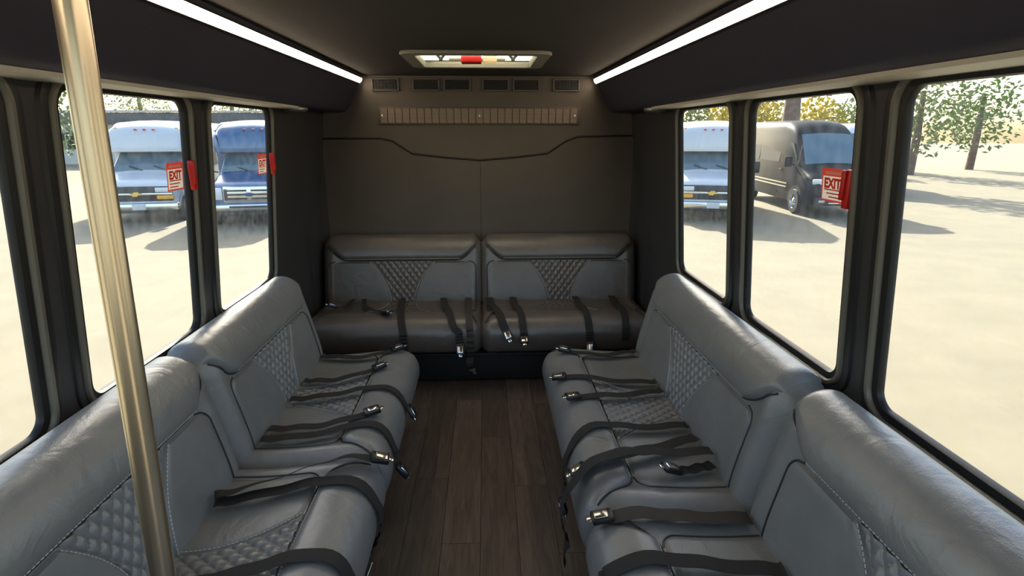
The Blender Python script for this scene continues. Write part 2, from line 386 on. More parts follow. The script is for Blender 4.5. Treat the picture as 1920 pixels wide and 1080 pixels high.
# ------------------------------------------------------------------ led strips, courtesy lights
for s, side in ((-1, 'above the windows with two red latches'), (1, 'above the windows with one red latch')):
    e = empty('led_light_strip', (s*.786, .75, 1.893), 0, 'long white glowing ceiling light strip '+side, 'light strip', 'ceiling light strips')
    L0, L1 = -.44-.75, 3.955-.75
    tx, tz = s*.060/.1166, -.100/.1166           # down the bulkhead face; the strip faces the aisle
    nx, nz_ = -s*.100/.1166, -.060/.1166
    def lp(a, b): return (a*tx+b*nx, a*tz+b*nz_)
    prism('channel', [lp(-.021, -.004), lp(-.021, .012), lp(-.017, .012), lp(-.016, .004), lp(.016, .004), lp(.017, .012), lp(.021, .012), lp(.021, -.004)], 1, L0, L1, 'frame_black', e)
    V, F = [], []
    prof = [lp(a, b) for a, b in ((-.016, .0055), (-.011, .0085), (-.004, .010), (.004, .010), (.011, .0085), (.016, .0055))]
    for y in (L0+.004, L1-.004): V += [(x, y, z) for x, z in prof]
    o = mesh('diffuser', V, [(i, i+1, 6+i+1, 6+i) for i in range(5)], 'led_diffuser', e)
    c = empty('courtesy_light', (s*.985, 3.205, 1.6805), 0, 'small oval chrome lamp under the overhead panel, '+('on the pole side' if s < 0 else 'opposite the pole side'), 'lamp', 'courtesy lamps')
    V, F = [], []
    N = 24
    for rx, ry, z in ((.060, .075, .008), (.060, .075, -.004), (.050, .064, -.012), (.040, .052, -.010)):
        V += [(rx*math.cos(2*math.pi*q/N), ry*math.sin(2*math.pi*q/N), z) for q in range(N)]
    for i in range(3):
        for q in range(N): F.append((i*N+q, i*N+(q+1) % N, (i+1)*N+(q+1) % N, (i+1)*N+q))
    mesh('bezel', V, F, 'aluminium', c)
    V = [(.041*math.cos(2*math.pi*q/N), .053*math.sin(2*math.pi*q/N), -.009) for q in range(N)]+[(0, 0, -.014)]
    mesh('lens', V, [(q, (q+1) % N, N) for q in range(N)], 'lamp_glass', c)

# ------------------------------------------------------------------ rear wall fittings
vents = [-.628, -.357, -.148, .112, .320, .592]
ORD = ['first', 'second', 'third', 'third', 'second', 'first']
for i, x in enumerate(vents):
    e = empty('air_vent', (x, Y_REAR, 1.868), 0, 'black louvred air vent on rear wall, %s from the %s' % (ORD[i], 'pole-side light strip' if i < 3 else 'light strip opposite the pole'), 'air vent', 'air vents along the rear wall top')
    bm = bmesh.new()
    for c, sz in (((0, -.008, .036), (.182, .016, .010)), ((0, -.008, -.036), (.182, .016, .010)), ((-.086, -.008, 0), (.010, .016, .08)), ((.086, -.008, 0), (.010, .016, .08))): add_box(bm, c, sz, .002)
    bmobj('frame', bm, 'vent_frame', e)
    box('backing', (0, -.002, 0), (.165, .004, .064), 'vent_dark', e)
    bm = bmesh.new()
    for q in range(5): add_box(bm, (0, -.008, -.024+.012*q), (.162, .009, .0022), rot=None)
    for q in range(7): add_box(bm, (-.066+.022*q, -.011, 0), (.0025, .006, .062))
    bmobj('louvre_grid', bm, 'black_plastic', e, kind='stuff')
pe = empty('slatted_trim_plate', (0, Y_REAR, 1.668), 0, 'long brown slatted metal plate with three screws on the rear wall', 'wall plate')
box('backing_plate', (0, -.004, 0), (1.39, .008, .118), 'rear_panel', pe, .002)
NS = 27; sw = 1.345/NS; sm = None
for q in range(NS):
    if sm is None:
        o = box('slat', (0, 0, 0), (sw-.003, .008, .100), 'bronze_slat', pe, .002, seg=1); sm = o.data
    else: o = link('slat', sm, pe)
    o.location = (-1.345/2+sw*(q+.5), -.012, 0)
for x in (-.66, 0, .655):
    V, F = tube_geo([(x, -.015, 0), (x, -.019, 0), (x, -.0205, 0)], [.007, .007, .003], 12); mesh('screw', V, F, 'screw', pe)

# ------------------------------------------------------------------ roof hatch
he = empty('roof_hatch', (0, (HY0+HY1)/2, Z_CEIL), 0, 'square grey-framed roof escape hatch with translucent cream dome and red handle', 'roof hatch')
hy = (HY1-HY0)/2
def hring(name, prof, m, r=.03):
    V, F = [], []
    for off, z in prof:
        P = rrect(HX+off, hy+off, max(.004, r+off*.5), 4); n = len(P); V += [(a, b, z) for a, b in P]
    for i in range(len(prof)-1):
        for k_ in range(n): F.append((i*n+k_, i*n+(k_+1) % n, (i+1)*n+(k_+1) % n, (i+1)*n+k_))
    return mesh(name, V, F, m, he)
hring('flange', [(.070, 0), (.072, -.008), (.068, -.014), (.004, -.016), (0, -.010), (0, .02)], 'hatch_frame')
hring('well', [(0, -.004), (-.004, .006), (-.004, .016)], 'hatch_frame')
V, F = [], []; nu, nv = 12, 10
for j in range(nv+1):
    for i in range(nu+1):
        u, v = -1+2*i/nu, -1+2*j/nv
        V.append((u*(HX-.001), v*(hy-.001), .014+.06*(1-u**4)*(1-v**4)))
for j in range(nv):
    for i in range(nu): a = j*(nu+1)+i; F.append((a, a+1, a+nu+2, a+nu+1))
mesh('dome', V, F, 'dome_plastic', he)
# release gear: cross bar, two V struts, red handle and cream label block
box('cross_bar', (0, .10, .002), (.56, .020, .006), 'hatch_frame', he, .004)
box('centre_rail', (0, .10, .010), (.30, .03, .012), 'hatch_frame', he, .003)
for s in (-1, 1):
    V, F = tube_geo([(s*.215, .06, .034), (s*.195, .06, .012), (s*.19, .06, -.004)], .008, 8); tube_geo([(s*.165, .06, .034), (s*.185, .06, .012), (s*.19, .06, -.004)], .008, 8, V, F)
    mesh('hinge_strut', V, F, 'frame_black', he)
    tube('gas_arm', [(s*.15, -.03, .03), (s*.05, .06, .06)], .008, 'aluminium', he)
box('red_handle', (-.028, -.02, -.008), (.105, .10, .030), 'red_plastic', he, .006)['label'] = 'red release handle'
box('handle_knob', (.0, .05, .012), (.045, .04, .03), 'red_plastic', he, .006)
box('label_block', (.066, -.02, -.006), (.072, .09, .026), 'sticker_cream', he, .004)

# ------------------------------------------------------------------ upholstered benches
class Profile:
    "smooth curve in (d, z): d away from the wall, z up; normal on the seating side"
    def __init__(s, pts, n=360):
        P = np.array(pts, float); m_ = len(P); out_ = []
        for i in range(m_-1):
            p0, p1, p2, p3 = P[max(i-1, 0)], P[i], P[i+1], P[min(i+2, m_-1)]
            for q in np.linspace(0, 1, 24, endpoint=False):
                out_.append(.5*((2*p1)+(-p0+p2)*q+(2*p0-5*p1+4*p2-p3)*q*q+(-p0+3*p1-3*p2+p3)*q**3))
        out_.append(P[-1]); Q = np.array(out_); L = np.r_[0, np.cumsum(np.linalg.norm(np.diff(Q, axis=0), axis=1))]
        s.T = L[-1]; s.t = np.linspace(0, s.T, n); s.d = np.interp(s.t, L, Q[:, 0]); s.z = np.interp(s.t, L, Q[:, 1])
        dd, dz = np.gradient(s.d, s.t), np.gradient(s.z, s.t); l = np.hypot(dd, dz); s.nd, s.nz = dz/l, -dd/l
    def at(s, t, h=0.):
        d, z, nd, nz = (np.interp(t, s.t, a) for a in (s.d, s.z, s.nd, s.nz)); l = math.hypot(nd, nz)
        return d+nd/l*h, z+nz/l*h
    def first(s, cond):
        return s.t[np.argmax([bool(cond(d, z)) for d, z in zip(s.d, s.z)])]
BACK = Profile([(.245, .33), (.280, .40), (.278, .47), (.250, .60), (.222, .71), (.203, .775), (.165, .822), (.115, .835), (.072, .812), (.050, .75), (.045, .60), (.045, .33)])
SEAT = Profile([(.60, .205), (.68, .213), (.735, .245), (.765, .305), (.768, .37), (.738, .422), (.68, .443), (.60, .440), (.50, .430), (.40, .424), (.32, .424), (.255, .424)])
def surf(name, pr_, urange, t0, t1, nu, nt_, disp, m, parent, yoff=0., zoff=0.):
    V, F = [], []
    for j in range(nt_+1):
        t = t0+(t1-t0)*j/nt_; ul, ur = urange(t)
        for i in range(nu+1):
            u = ul+(ur-ul)*i/nu
            d, z = pr_.at(t, disp(u, t, ul, ur)); V.append((u, d, z))
    for j in range(nt_):
        for i in range(nu): a = j*(nu+1)+i; F.append((a, a+1, a+nu+2, a+nu+1))
    return mesh(name, V, F, m, parent)
def pill(e, r): q = min(max(e/r, 0), 1); return math.sqrt(1-(1-q)**2)
def dashes(name, pts, parent, L=.008, gap=.004, r=.0015):
    "a row of thread stitches along a polyline"
    P = [Vector(p) for p in pts]; cum = [0]
    for a, b in zip(P, P[1:]): cum.append(cum[-1]+(b-a).length)
    def at(q):
        for i in range(len(P)-1):
            if q <= cum[i+1]: return P[i].lerp(P[i+1], (q-cum[i])/max(1e-9, cum[i+1]-cum[i]))
        return P[-1]
    V, F = [], []; q = 0
    while q+L < cum[-1]:
        tube_geo([at(q), at(q+L)], r, 4, V, F, False); q += L+gap
    return mesh(name, V, F, 'stitch', parent, False, 'stuff')
def module(part, pr_, L, roll, flat, rollw, panw, qw, hroll, hpan, parent, prefix, hide='leather'):
    """one upholstered section: shell, roll, two smooth panels and a quilted insert.
    roll = (t at the panel side, t at the far side); flat = (t at the roll side, t at the crease)"""
    a = L/2; e = parent
    def wing(u): return .014*math.exp(-((abs(u)-(a-.065))/.035)**2)
    # shell: closed skin that dips at its ends
    ts = np.linspace(0, pr_.T, 64); us = np.concatenate([a*np.sign(q)*np.abs(q)**.6 for q in [np.linspace(-1, 1, 41)]])
    V, F = [], []; n = len(ts)
    for u in us:
        x = max(0, abs(u)-(a-.055))/.055; h = -.034*(1-math.sqrt(max(0, 1-x*x*.98)))+wing(u)
        for t in ts: d, z = pr_.at(t, h); V.append((u, d, z))
    for i in range(len(us)-1):
        for j in range(n): F.append((i*n+j, i*n+(j+1) % n, (i+1)*n+(j+1) % n, (i+1)*n+j))
    F.append(tuple(range(n))); F.append(tuple(range((len(us)-1)*n, len(us)*n)))
    mesh(prefix+'_shell', V, F, hide, e)
    # roll (trapezoid with rounded corners, wider on the side away from the panel)
    r0, r1 = roll; lo, hi = min(r0, r1), max(r0, r1)
    def rw_(t):
        q = abs(t-r0)/abs(r1-r0); w_ = a*(rollw[0]+(rollw[1]-rollw[0])*min(1, q*2.2)**.9)
        c = .035; ed = abs(t-r0)
        if ed < c: w_ -= c*(1-math.sqrt(1-(1-ed/c)**2))
        return (-w_, w_)
    def rd(u, t, ul, ur):
        return -.004+hroll*pill(min(u-ul, ur-u, abs(t-r0)*1.25, abs(r1-t)), .05)
    surf(prefix+'_roll', pr_, rw_, lo, hi, 64, 34, rd, hide, e)
    ins = .011*(1 if r1 > r0 else -1)
    P = []
    for q in np.linspace(-1, 1, 60):
        t = r0+ins; w_ = rw_(t)[1]-.012; d, z = pr_.at(t, rd(q*w_, t, -w_-.012, w_+.012)+.0009); P.append((q*w_, d, z))
    dashes(prefix+'_roll_stitching', P, e)
    # dark tubes laid in as the shade of the groove round the roll
    P = []; pr0 = .0050 if hide == 'rear_leather' else .0036
    up = np.linspace(r0+(r1-r0)*.40, r0, 26)
    for t in up: d, z = pr_.at(t, .0015+wing(rw_(t)[0])); P.append((rw_(t)[0], d, z))
    for q in np.linspace(-1, 1, 40)[1:-1]: d, z = pr_.at(r0, .0015); P.append((q*rw_(r0)[1], d, z))
    for t in up[::-1]: d, z = pr_.at(t, .0015+wing(rw_(t)[1])); P.append((rw_(t)[1], d, z))
    tube(prefix+'_roll_groove_shade', P, pr0, 'groove_shade', e, 6)
    # panels
    f0, f1 = flat; sg = 1 if f1 > f0 else -1; T_ = abs(f1-f0)
    def quilt_w(t): q = abs(t-f0)/T_; return a*(qw[0]+(qw[1]-qw[0])*(1-(1-q)**2.1))
    def pan_w(t):
        ed = abs(t-f0); c = .05; w_ = a*panw
        if ed < c: w_ -= c*(1-math.sqrt(1-(1-ed/c)**2))
        return w_
    for s in (-1, 1):
        def ur(t, s=s):
            x, y = quilt_w(t)+.0015, pan_w(t); return (x, y) if s > 0 else (-y, -x)
        def pd(u, t, ul, ur_): return -.004+hpan*pill(min(u-ul, ur_-u, abs(t-f0), abs(f1-t)+.02), .022)
        surf(prefix+'_panel', pr_, ur, min(f0, f1), max(f0, f1), 28, 26, pd, hide+'_panel', e)
        P = []
        for q in np.linspace(.0, .97, 40):
            t = f0+(f1-f0)*q; d, z = pr_.at(t, .001+wing(pan_w(t))); P.append((s*pan_w(t), d, z))
        tube(prefix+'_panel_groove_shade', P, pr0*.8, 'groove_shade', e, 6)  # dark tube painting the shade along the panel edge
        P = []
        for q in np.linspace(.02, .98, 40):
            t = f0+(f1-f0)*q; u = quilt_w(t)+.009; d, z = pr_.at(t, -.004+hpan*pill(.008, .022)+.001); P.append((s*u, d, z))
        dashes(prefix+'_seam_stitching', P, e)
    cw, ch = .043, .058
    def qd(u, t, ul, ur_):
        p, q = u/cw+t/ch, u/cw-t/ch
        k_ = (abs(math.sin(math.pi*p))*abs(math.sin(math.pi*q)))**.45
        return -.002+.0105*k_*min(1, min(u-ul, ur_-u)/.006+.25)
    qm = max(quilt_w(f0), quilt_w(f1))
    surf(prefix+'_quilted_insert', pr_, lambda t: (-quilt_w(t), quilt_w(t)), min(f0, f1), max(f0, f1), int(2*qm/.0042), int(T_/.0042), qd, hide, e)
b_r0 = BACK.first(lambda d, z: z > .70); b_r1 = BACK.first(lambda d, z: d < .075 and z > .7)
b_f1 = BACK.first(lambda d, z: z > .40)
s_r0 = SEAT.first(lambda d, z: d < .60 and z > .42); s_r1 = SEAT.first(lambda d, z: z > .235); s_f1 = SEAT.first(lambda d, z: d < .285 and z > .4)
def build_section(L, parent, u0, pw=.83, hide='leather'):
    holder = {}
    for nm in ('backrest', 'seat_cushion'):
        o = bpy.data.objects.new(nm, None); COL.objects.link(o); o.parent = parent; o.location = (u0, 0, 0); holder[nm] = o
    module('backrest', BACK, L, (b_r0, b_r1), (b_r0-.004, b_f1), (.74 if pw > .9 else .72, .955), pw, (.40, .13), .036, .016, holder['backrest'], 'back', hide)
    module('seat_cushion', SEAT, L, (s_r0, s_r1), (s_r0+.004, s_f1), (.80, .965), pw, (.42, .15), .026, .012, holder['seat_cushion'], 'seat', hide)
    return holder
def copy_section(h, parent, u0):
    for nm, src in h.items():
        o = src.copy(); COL.objects.link(o); o.parent = parent; o.location = (u0, 0, 0)
        for c in src.children:
            q = c.copy(); COL.objects.link(q); q.parent = o
def base(parent, u0, u1):
    box('plinth', ((u0+u1)/2, .335, .10), (u1-u0-.06, .60, .20), 'seat_base', parent, .006)
    box('seat_board', ((u0+u1)/2, .37, .203), (u1-u0-.02, .68, .02), 'seat_base', parent, .004)
LS, RS, BS = 1.035, 1.335, 1.075
wx = 1.118
sofa_l = empty('bench_sofa', (-wx, 2.80, 0), R(-90), 'long grey leather bench sofa with quilted inserts behind the steel pole', 'bench')
h = build_section(LS, sofa_l, LS/2); copy_section(h, sofa_l, LS*1.5); base(sofa_l, 0, 2*LS)
sofa_r = empty('bench_sofa', (wx, 1.445, 0), R(90), 'grey leather bench sofa facing the pole side, nearer the rear bench', 'bench')
h = build_section(RS, sofa_r, RS/2); base(sofa_r, 0, RS)
sofa_r2 = empty('bench_sofa', (wx, .106, 0), R(90), 'grey leather bench sofa with large quilted backrest, farther from the rear bench', 'bench')
copy_section(h, sofa_r2, RS/2); base(sofa_r2, 0, RS)
sofa_b = empty('rear_bench', (0, 3.955, 0.012), R(180), 'wide shade-toned leather bench across the rear wall with two quilted backs', 'bench')
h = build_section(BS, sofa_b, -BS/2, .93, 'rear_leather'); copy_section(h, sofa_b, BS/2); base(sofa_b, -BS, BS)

# ------------------------------------------------------------------ grab pole
Pa, Pb = px(304, 1072, 1, .665), px(229, 607, 1, .665)
k_ = (Pb[0]-Pa[0])/(Pb[2]-Pa[2]); polex = lambda z: Pa[0]+k_*(z-Pa[2])    # the pole leans in a little, like the walls
pe = empty('grab_pole', (polex(0), .665, 0), 0, 'upright steel grab pole at the end of the long bench', 'pole')
tube('tube', [(k_*z, 0, z) for z in (.012, Z_CEIL-.012)], .016, 'steel_pole', pe, 24)
for z0, z1 in ((.0, .014), (Z_CEIL-.014, Z_CEIL-.0005)):
    V, F = tube_geo([(k_*z0, 0, z0), (k_*z0, 0, z1)], .036, 24); mesh('flange', V, F, 'steel_pole', pe)

# ------------------------------------------------------------------ seat belts
def to_local(o, P):
    c, s = math.cos(-o.rotation_euler.z), math.sin(-o.rotation_euler.z); x, y = P[0]-o.location.x, P[1]-o.location.y
    return c*x-s*y, s*x+c*y
seat_top_t = SEAT.first(lambda d, z: z > .435)
def t_of_d(d):
    i0 = int(np.argmax(SEAT.d)); return float(np.interp(-d, -SEAT.d[i0:], SEAT.t[i0:]))
def belt(bench, pts, label, buckle=True, hang=0., nose=0., width=.044, m='webbing', group='lap belts', lift=.034, zp=.455, tip=False, twist=0.):
    """pts: photo pixels on the seat top, from the crease outwards; nose: arc length past the last point over the
    seat front; hang: free length hanging down after that"""
    ro = bench; L_ = []
    for p in pts:
        u, d = to_local(ro, px(p[0], p[1], 2, zp+ro.location.z)); L_.append((u, min(max(d, .308), .766)))
    (u0, d0), (u1, d1) = L_[0], L_[1]
    if d0 > .315: L_.insert(0, (u0-(u1-u0)*min(.6, (d0-.308)/max(.02, d1-d0)), .308))      # straps come out of the crease
    L_ = [(u, t_of_d(d)) for u, d in L_]
    if nose:
        u, t = L_[-1]; du = (L_[-1][0]-L_[-2][0])*.15
        for q in np.linspace(.2, 1, 5): L_.append((u+du*q, t-nose*q))
    C = []
    P = [Vector(p) for p in L_]
    for i in range(len(P)-1):
        for q in np.linspace(0, 1, 7, endpoint=False):
            p0, p1, p2, p3 = P[max(i-1, 0)], P[i], P[i+1], P[min(i+2, len(P)-1)]
            C.append(.5*((2*p1)+(-p0+p2)*q+(2*p0-5*p1+4*p2-p3)*q*q+(-p0+3*p1-3*p2+p3)*q**3))
    C.append(P[-1])
    ctr, nor = [], []
    for i, c in enumerate(C):
        t = max(c[1], .02); d, z = SEAT.at(t, lift+.003*math.sin(i*.9)); d2, z2 = SEAT.at(t, lift+.01)
        ctr.append(Vector((c[0], d, z))); nor.append(Vector((0, d2-d, z2-z)).normalized())
    if hang:
        p = ctr[-1]; n0 = nor[-1]
        for q in np.linspace(.12, 1, 8):
            ctr.append(Vector((p.x+.012*math.sin(q*3), p.y+.012*math.sin(q*2.5), p.z-hang*q))); nor.append(Vector((.25*q, 1, .0)).normalized())
    V, F = [], []
    for i, p in enumerate(ctr):
        tn = (ctr[min(i+1, len(ctr)-1)]-ctr[max(i-1, 0)]).normalized(); sd = tn.cross(nor[i]).normalized()
        if twist:
            an = twist*math.sin(math.pi*i/len(ctr)); n_ = nor[i]; sd = (sd*math.cos(an)+n_*math.sin(an)).normalized()
        n_ = sd.cross(tn).normalized()
        for a, b in ((-.5, 0), (-.25, .0008), (.25, .0008), (.5, 0), (.5, -.0016), (-.5, -.0016)): V.append(p+sd*(a*width)+n_*b)
    k_ = 6
    for i in range(len(ctr)-1):
        for j in range(k_): F.append((i*k_+j, i*k_+(j+1) % k_, (i+1)*k_+(j+1) % k_, (i+1)*k_+j))
    F.append(tuple(range(k_))); F.append(tuple(range((len(ctr)-1)*k_, len(ctr)*k_)))
    # the belt's own empty stands where the strap starts
    M = Matrix.Translation(ro.location) @ Matrix.Rotation(ro.rotation_euler.z, 4, 'Z')
    e = empty('seat_belt', M @ ctr[0], ro.rotation_euler.z, label, 'seat belt', group)
    o3 = ctr[0]; V = [v-o3 for v in V]
    mesh('webbing', V, F, m, e)
    if buckle or tip:
        i = len(ctr)-1; tn = (ctr[-1]-ctr[-3]).normalized(); n_ = nor[-1]; sd = tn.cross(n_).normalized(); n_ = sd.cross(tn).normalized()
        B = Matrix((sd, tn, n_)).transposed()
        c = ctr[-1]-o3+tn*.022+n_*.006
        if tip:
            q = box('tongue', c, (.046, .012, .004), 'chrome', e, .001, rot=B); box('tongue_plate', c+tn*.022, (.022, .040, .003), 'chrome', e, .001, rot=B)
        else:
            bm = bmesh.new(); add_box(bm, c, (.050, .064, .020), .006, B); bmobj('buckle', bm, 'black_plastic', e, True)
            bm = bmesh.new(); add_box(bm, c+n_*.0105+tn*.004, (.034, .040, .005), .002, B); bmobj('buckle_plate', bm, 'chrome', e, True)
            bm = bmesh.new(); add_box(bm, c+tn*.036, (.022, .022, .006), .002, B); bmobj('tongue', bm, 'chrome', e, True)
    return e
LL = 'lap belt on the pole-side bench, '
belt(sofa_l, [(618, 668), (690, 672), (738, 664)], 'black '+LL+'closest to the rear bench', group='belts on the long bench')
belt(sofa_l, [(588, 714), (640, 712), (705, 699)], 'black '+LL+'second from rear bench', group='belts on the long bench')
belt(sofa_l, [(580, 746), (660, 738), (715, 733), (752, 738)], 'black '+LL+'third from the rear bench', group='belts on the long bench')
belt(sofa_l, [(545, 803), (620, 799), (688, 785)], 'black '+LL+'fourth from rear bench', group='belts on the long bench')
belt(sofa_l, [(525, 822), (620, 814), (690, 802), (738, 812)], 'black '+LL+'fifth from rear bench, tail over front', nose=.06, group='belts on the long bench')
belt(sofa_l, [(455, 928), (560, 900), (640, 880), (685, 870)], 'black '+LL+'sixth, with raised shiny buckle', group='belts on the long bench', twist=.5, width=.048, lift=.056)
belt(sofa_l, [(452, 935), (560, 916), (640, 910), (700, 916)], 'wide black '+LL+'over the front, loose metal tongue', nose=.16, hang=.05, tip=True, buckle=False, group='belts on the long bench', width=.048)
belt(sofa_l, [(420, 1085), (520, 1062), (600, 1050), (640, 1062)], 'black '+LL+'farthest from the rear bench', nose=.12, buckle=False, group='belts on the long bench', width=.048)
RR = 'lap belt on the bench opposite, '
belt(sofa_r, [(1178, 660), (1120, 668), (1066, 666)], 'black '+RR+'closest to the rear bench', group='belts on the opposite bench')
belt(sofa_r, [(1214, 716), (1130, 716), (1062, 711)], 'black '+RR+'second from the rear bench', group='belts on the opposite bench')
belt(sofa_r, [(1224, 734), (1150, 745), (1086, 752)], 'black '+RR+'third from the rear bench', group='belts on the opposite bench')
belt(sofa_r, [(1278, 797), (1190, 804), (1120, 805), (1078, 830)], 'black '+RR+'fourth from rear bench, tail over front', nose=.10, hang=.06, group='belts on the opposite bench')
belt(sofa_r, [(1288, 828), (1220, 848), (1150, 868), (1108, 880)], 'black '+RR+'fifth from rear bench, slanting', lift=.042, group='belts on the opposite bench', width=.048)
belt(sofa_r, [(1318, 876), (1290, 882), (1266, 886)], 'short black '+RR+'with a dark buckle near the backrest', group='belts on the opposite bench')
belt(sofa_r, [(1240, 868), (1180, 872), (1130, 886), (1104, 905)], 'black '+RR+'with a long tail hanging to the floor', nose=.14, hang=.10, buckle=False, lift=.072, group='belts on the opposite bench', width=.048)
belt(sofa_r2, [(1395, 972), (1300, 972), (1220, 972), (1150, 976)], 'wide brownish lap belt with shiny buckle on the bench farther from the rear', m='webbing_brown', width=.055, group='belts on the opposite bench')
belt(sofa_r2, [(1450, 1068), (1340, 1062), (1240, 1058), (1160, 1064)], 'black lap belt without buckle on the bench farther from the rear bench', buckle=False, nose=.1, width=.05, group='belts on the opposite bench')
BB = 'on the rear bench, '
def rb(pts, label, **k): return belt(sofa_b, pts, label, group='belts on the rear bench', **k)
rb([(648, 576), (638, 579), (628, 581)], 'thin black lap belt '+BB+'end beside the pole-side bench', width=.03)
rb([(686, 577), (704, 588), (722, 593)], 'thin black lap belt '+BB+'lying along the seat', width=.03)
rb([(752, 578), (752, 596), (751, 612)], 'black strap '+BB+'hanging over the front toward the long bench', nose=.10, hang=.05, buckle=False)
rb([(836, 578), (848, 598), (858, 614)], 'black lap belt '+BB+'with square buckle left of the hanging tongue strap', nose=.07)
rb([(878, 578), (880, 598), (880, 614)], 'black strap '+BB+'with metal tongue hanging in front of the plinth', nose=.17, hang=.06, tip=True, buckle=False, m='webbing_brown')
rb([(924, 576), (938, 594), (950, 612)], 'black lap belt '+BB+'slanting from the middle with square buckle', width=.05)
rb([(968, 576), (978, 594), (984, 610)], 'black lap belt '+BB+'beside the slanting belt, bright slim buckle', nose=.03)
rb([(1088, 574), (1100, 592), (1110, 606)], 'black lap belt '+BB+'over the front below the quilted wedge', nose=.07)
rb([(1160, 576), (1172, 594), (1180, 606)], 'black strap '+BB+'end beside the bench opposite the pole', nose=.05, buckle=False)

# ------------------------------------------------------------------ the lot outside
ZG = -.75
g = mesh('ground', [(-120, -40, ZG), (120, -40, ZG), (120, 120, ZG), (-120, 120, ZG)], [(0, 1, 2, 3)], 'ground', smooth=False, kind='structure')

def section(hw, z0, z1, rt, tum, crown, n=6):
    "open outline of a vehicle cross section: left side, over the top, right side"
    P = []
    ht = hw-tum
    L_ = [(-hw*.97, z0), (-hw, z0+(z1-z0)*.12), (-hw, z0+(z1-z0)*.45), (-hw+tum*.5, z0+(z1-z0)*.75)]
    P += L_
    for k_ in range(n+1):
        a = R(180-90*k_/n); P.append((-ht+rt+rt*math.cos(a), z1-rt-crown+rt*math.sin(a)))
    for q in (-.5, -.25, 0, .25, .5): P.append((q*2*(ht-rt)*.98, z1-crown*(q*2)**2))
    for k_ in range(n+1):
        a = R(90-90*k_/n); P.append((ht-rt+rt*math.cos(a), z1-rt-crown+rt*math.sin(a)))
    return P+[(-x, z) for x, z in L_[::-1]]
def loft(name, st, m, parent):
    V, F = [], []; n = None
    for (y, *a) in st:
        P = section(*a); n = len(P); V += [(x, y, z) for x, z in P]
    for i in range(len(st)-1):
        for k_ in range(n): F.append((i*n+k_, i*n+(k_+1) % n, (i+1)*n+(k_+1) % n, (i+1)*n+k_))
    F.append(tuple(range(n))); F.append(tuple(range((len(st)-1)*n, len(st)*n)))
    return mesh(name, V, F, m, parent)
def interp(st, y, k_): return float(np.interp(y, [q[0] for q in st], [q[k_] for q in st]))
def slope_patch(name, st, y0, y1, w0, w1, m, parent, off=.012, ny=5, nx=10):
    V, F = [], []
    for j in range(ny+1):
        y = y0+(y1-y0)*j/ny; w_ = w0+(w1-w0)*j/ny; z1 = interp(st, y, 3); cr = interp(st, y, 6); ht = interp(st, y, 1)-interp(st, y, 5)
        for i in range(nx+1):
            x = -w_+2*w_*i/nx; V.append((x, y-off*.6, z1-cr*(x/ht)**2+off))
    for j in range(ny):
        for i in range(nx): a = j*(nx+1)+i; F.append((a, a+1, a+nx+2, a+nx+1))
    return mesh(name, V, F, m, parent)
def side_patch(name, st, s, poly, m, parent, off=.010, thick=None):
    "flat-ish panel on the flank; poly in (y, z)"
    V = []
    for o_ in (off, off-.02):
        for y, z in poly:
            hw, z0, z1, tum = (interp(st, y, q) for q in (1, 2, 3, 5)); f = (z-z0)/(z1-z0)
            x = hw-tum*min(1, max(0, (f-.45)/.5)); V.append((s*(x+o_), y, z))
    n = len(poly)
    return mesh(name, V, [tuple(range(n)), tuple(range(n, 2*n))]+[(k_, (k_+1) % n, n+(k_+1) % n, n+k_) for k_ in range(n)], m, parent, False)
def wheel(parent, x, y, r=.36, wd=.24, s=1):
    N = 28; V, F = [], []
    prof = [(r*.58, -wd/2), (r*.92, -wd/2), (r, -wd*.36), (r, wd*.36), (r*.92, wd/2), (r*.58, wd/2)]
    for rr, xx in prof:
        for q in range(N): a = 2*math.pi*q/N; V.append((x+xx, y+rr*math.cos(a), r+rr*math.sin(a)))
    for i in range(len(prof)-1):
        for q in range(N): F.append((i*N+q, i*N+(q+1) % N, (i+1)*N+(q+1) % N, (i+1)*N+q))
    wo = mesh('wheel', V, F, 'tyre', parent)
    V, F = [], []; prof = [(r*.60, wd*.5), (r*.55, wd*.36), (r*.30, wd*.42), (r*.16, wd*.52), (0.001, wd*.54)]
    for rr, xx in prof:
        for q in range(N):
            a = 2*math.pi*q/N; dip = (.03 if (q % 4 < 2 and .2 < rr/r < .56) else 0); V.append((x+s*(xx-dip), y+rr*math.cos(a), r+rr*math.sin(a)))
    for i in range(len(prof)-1):
        for q in range(N): F.append((i*N+q, i*N+(q+1) % N, (i+1)*N+(q+1) % N, (i+1)*N+q))
    mesh('hub', V, F, 'car_chrome', wo, False)
def mirror(parent, s, x, y, z, m='black_plastic', h=.32):
    o = box('mirror', (s*(x+.16), y, z), (.20, .10, h), m, parent, .03)
    tube('mirror_arm', [(s*(x-.06), y+.12, z-.10), (s*(x+.10), y+.03, z-.06)], .018, 'black_plastic', o)
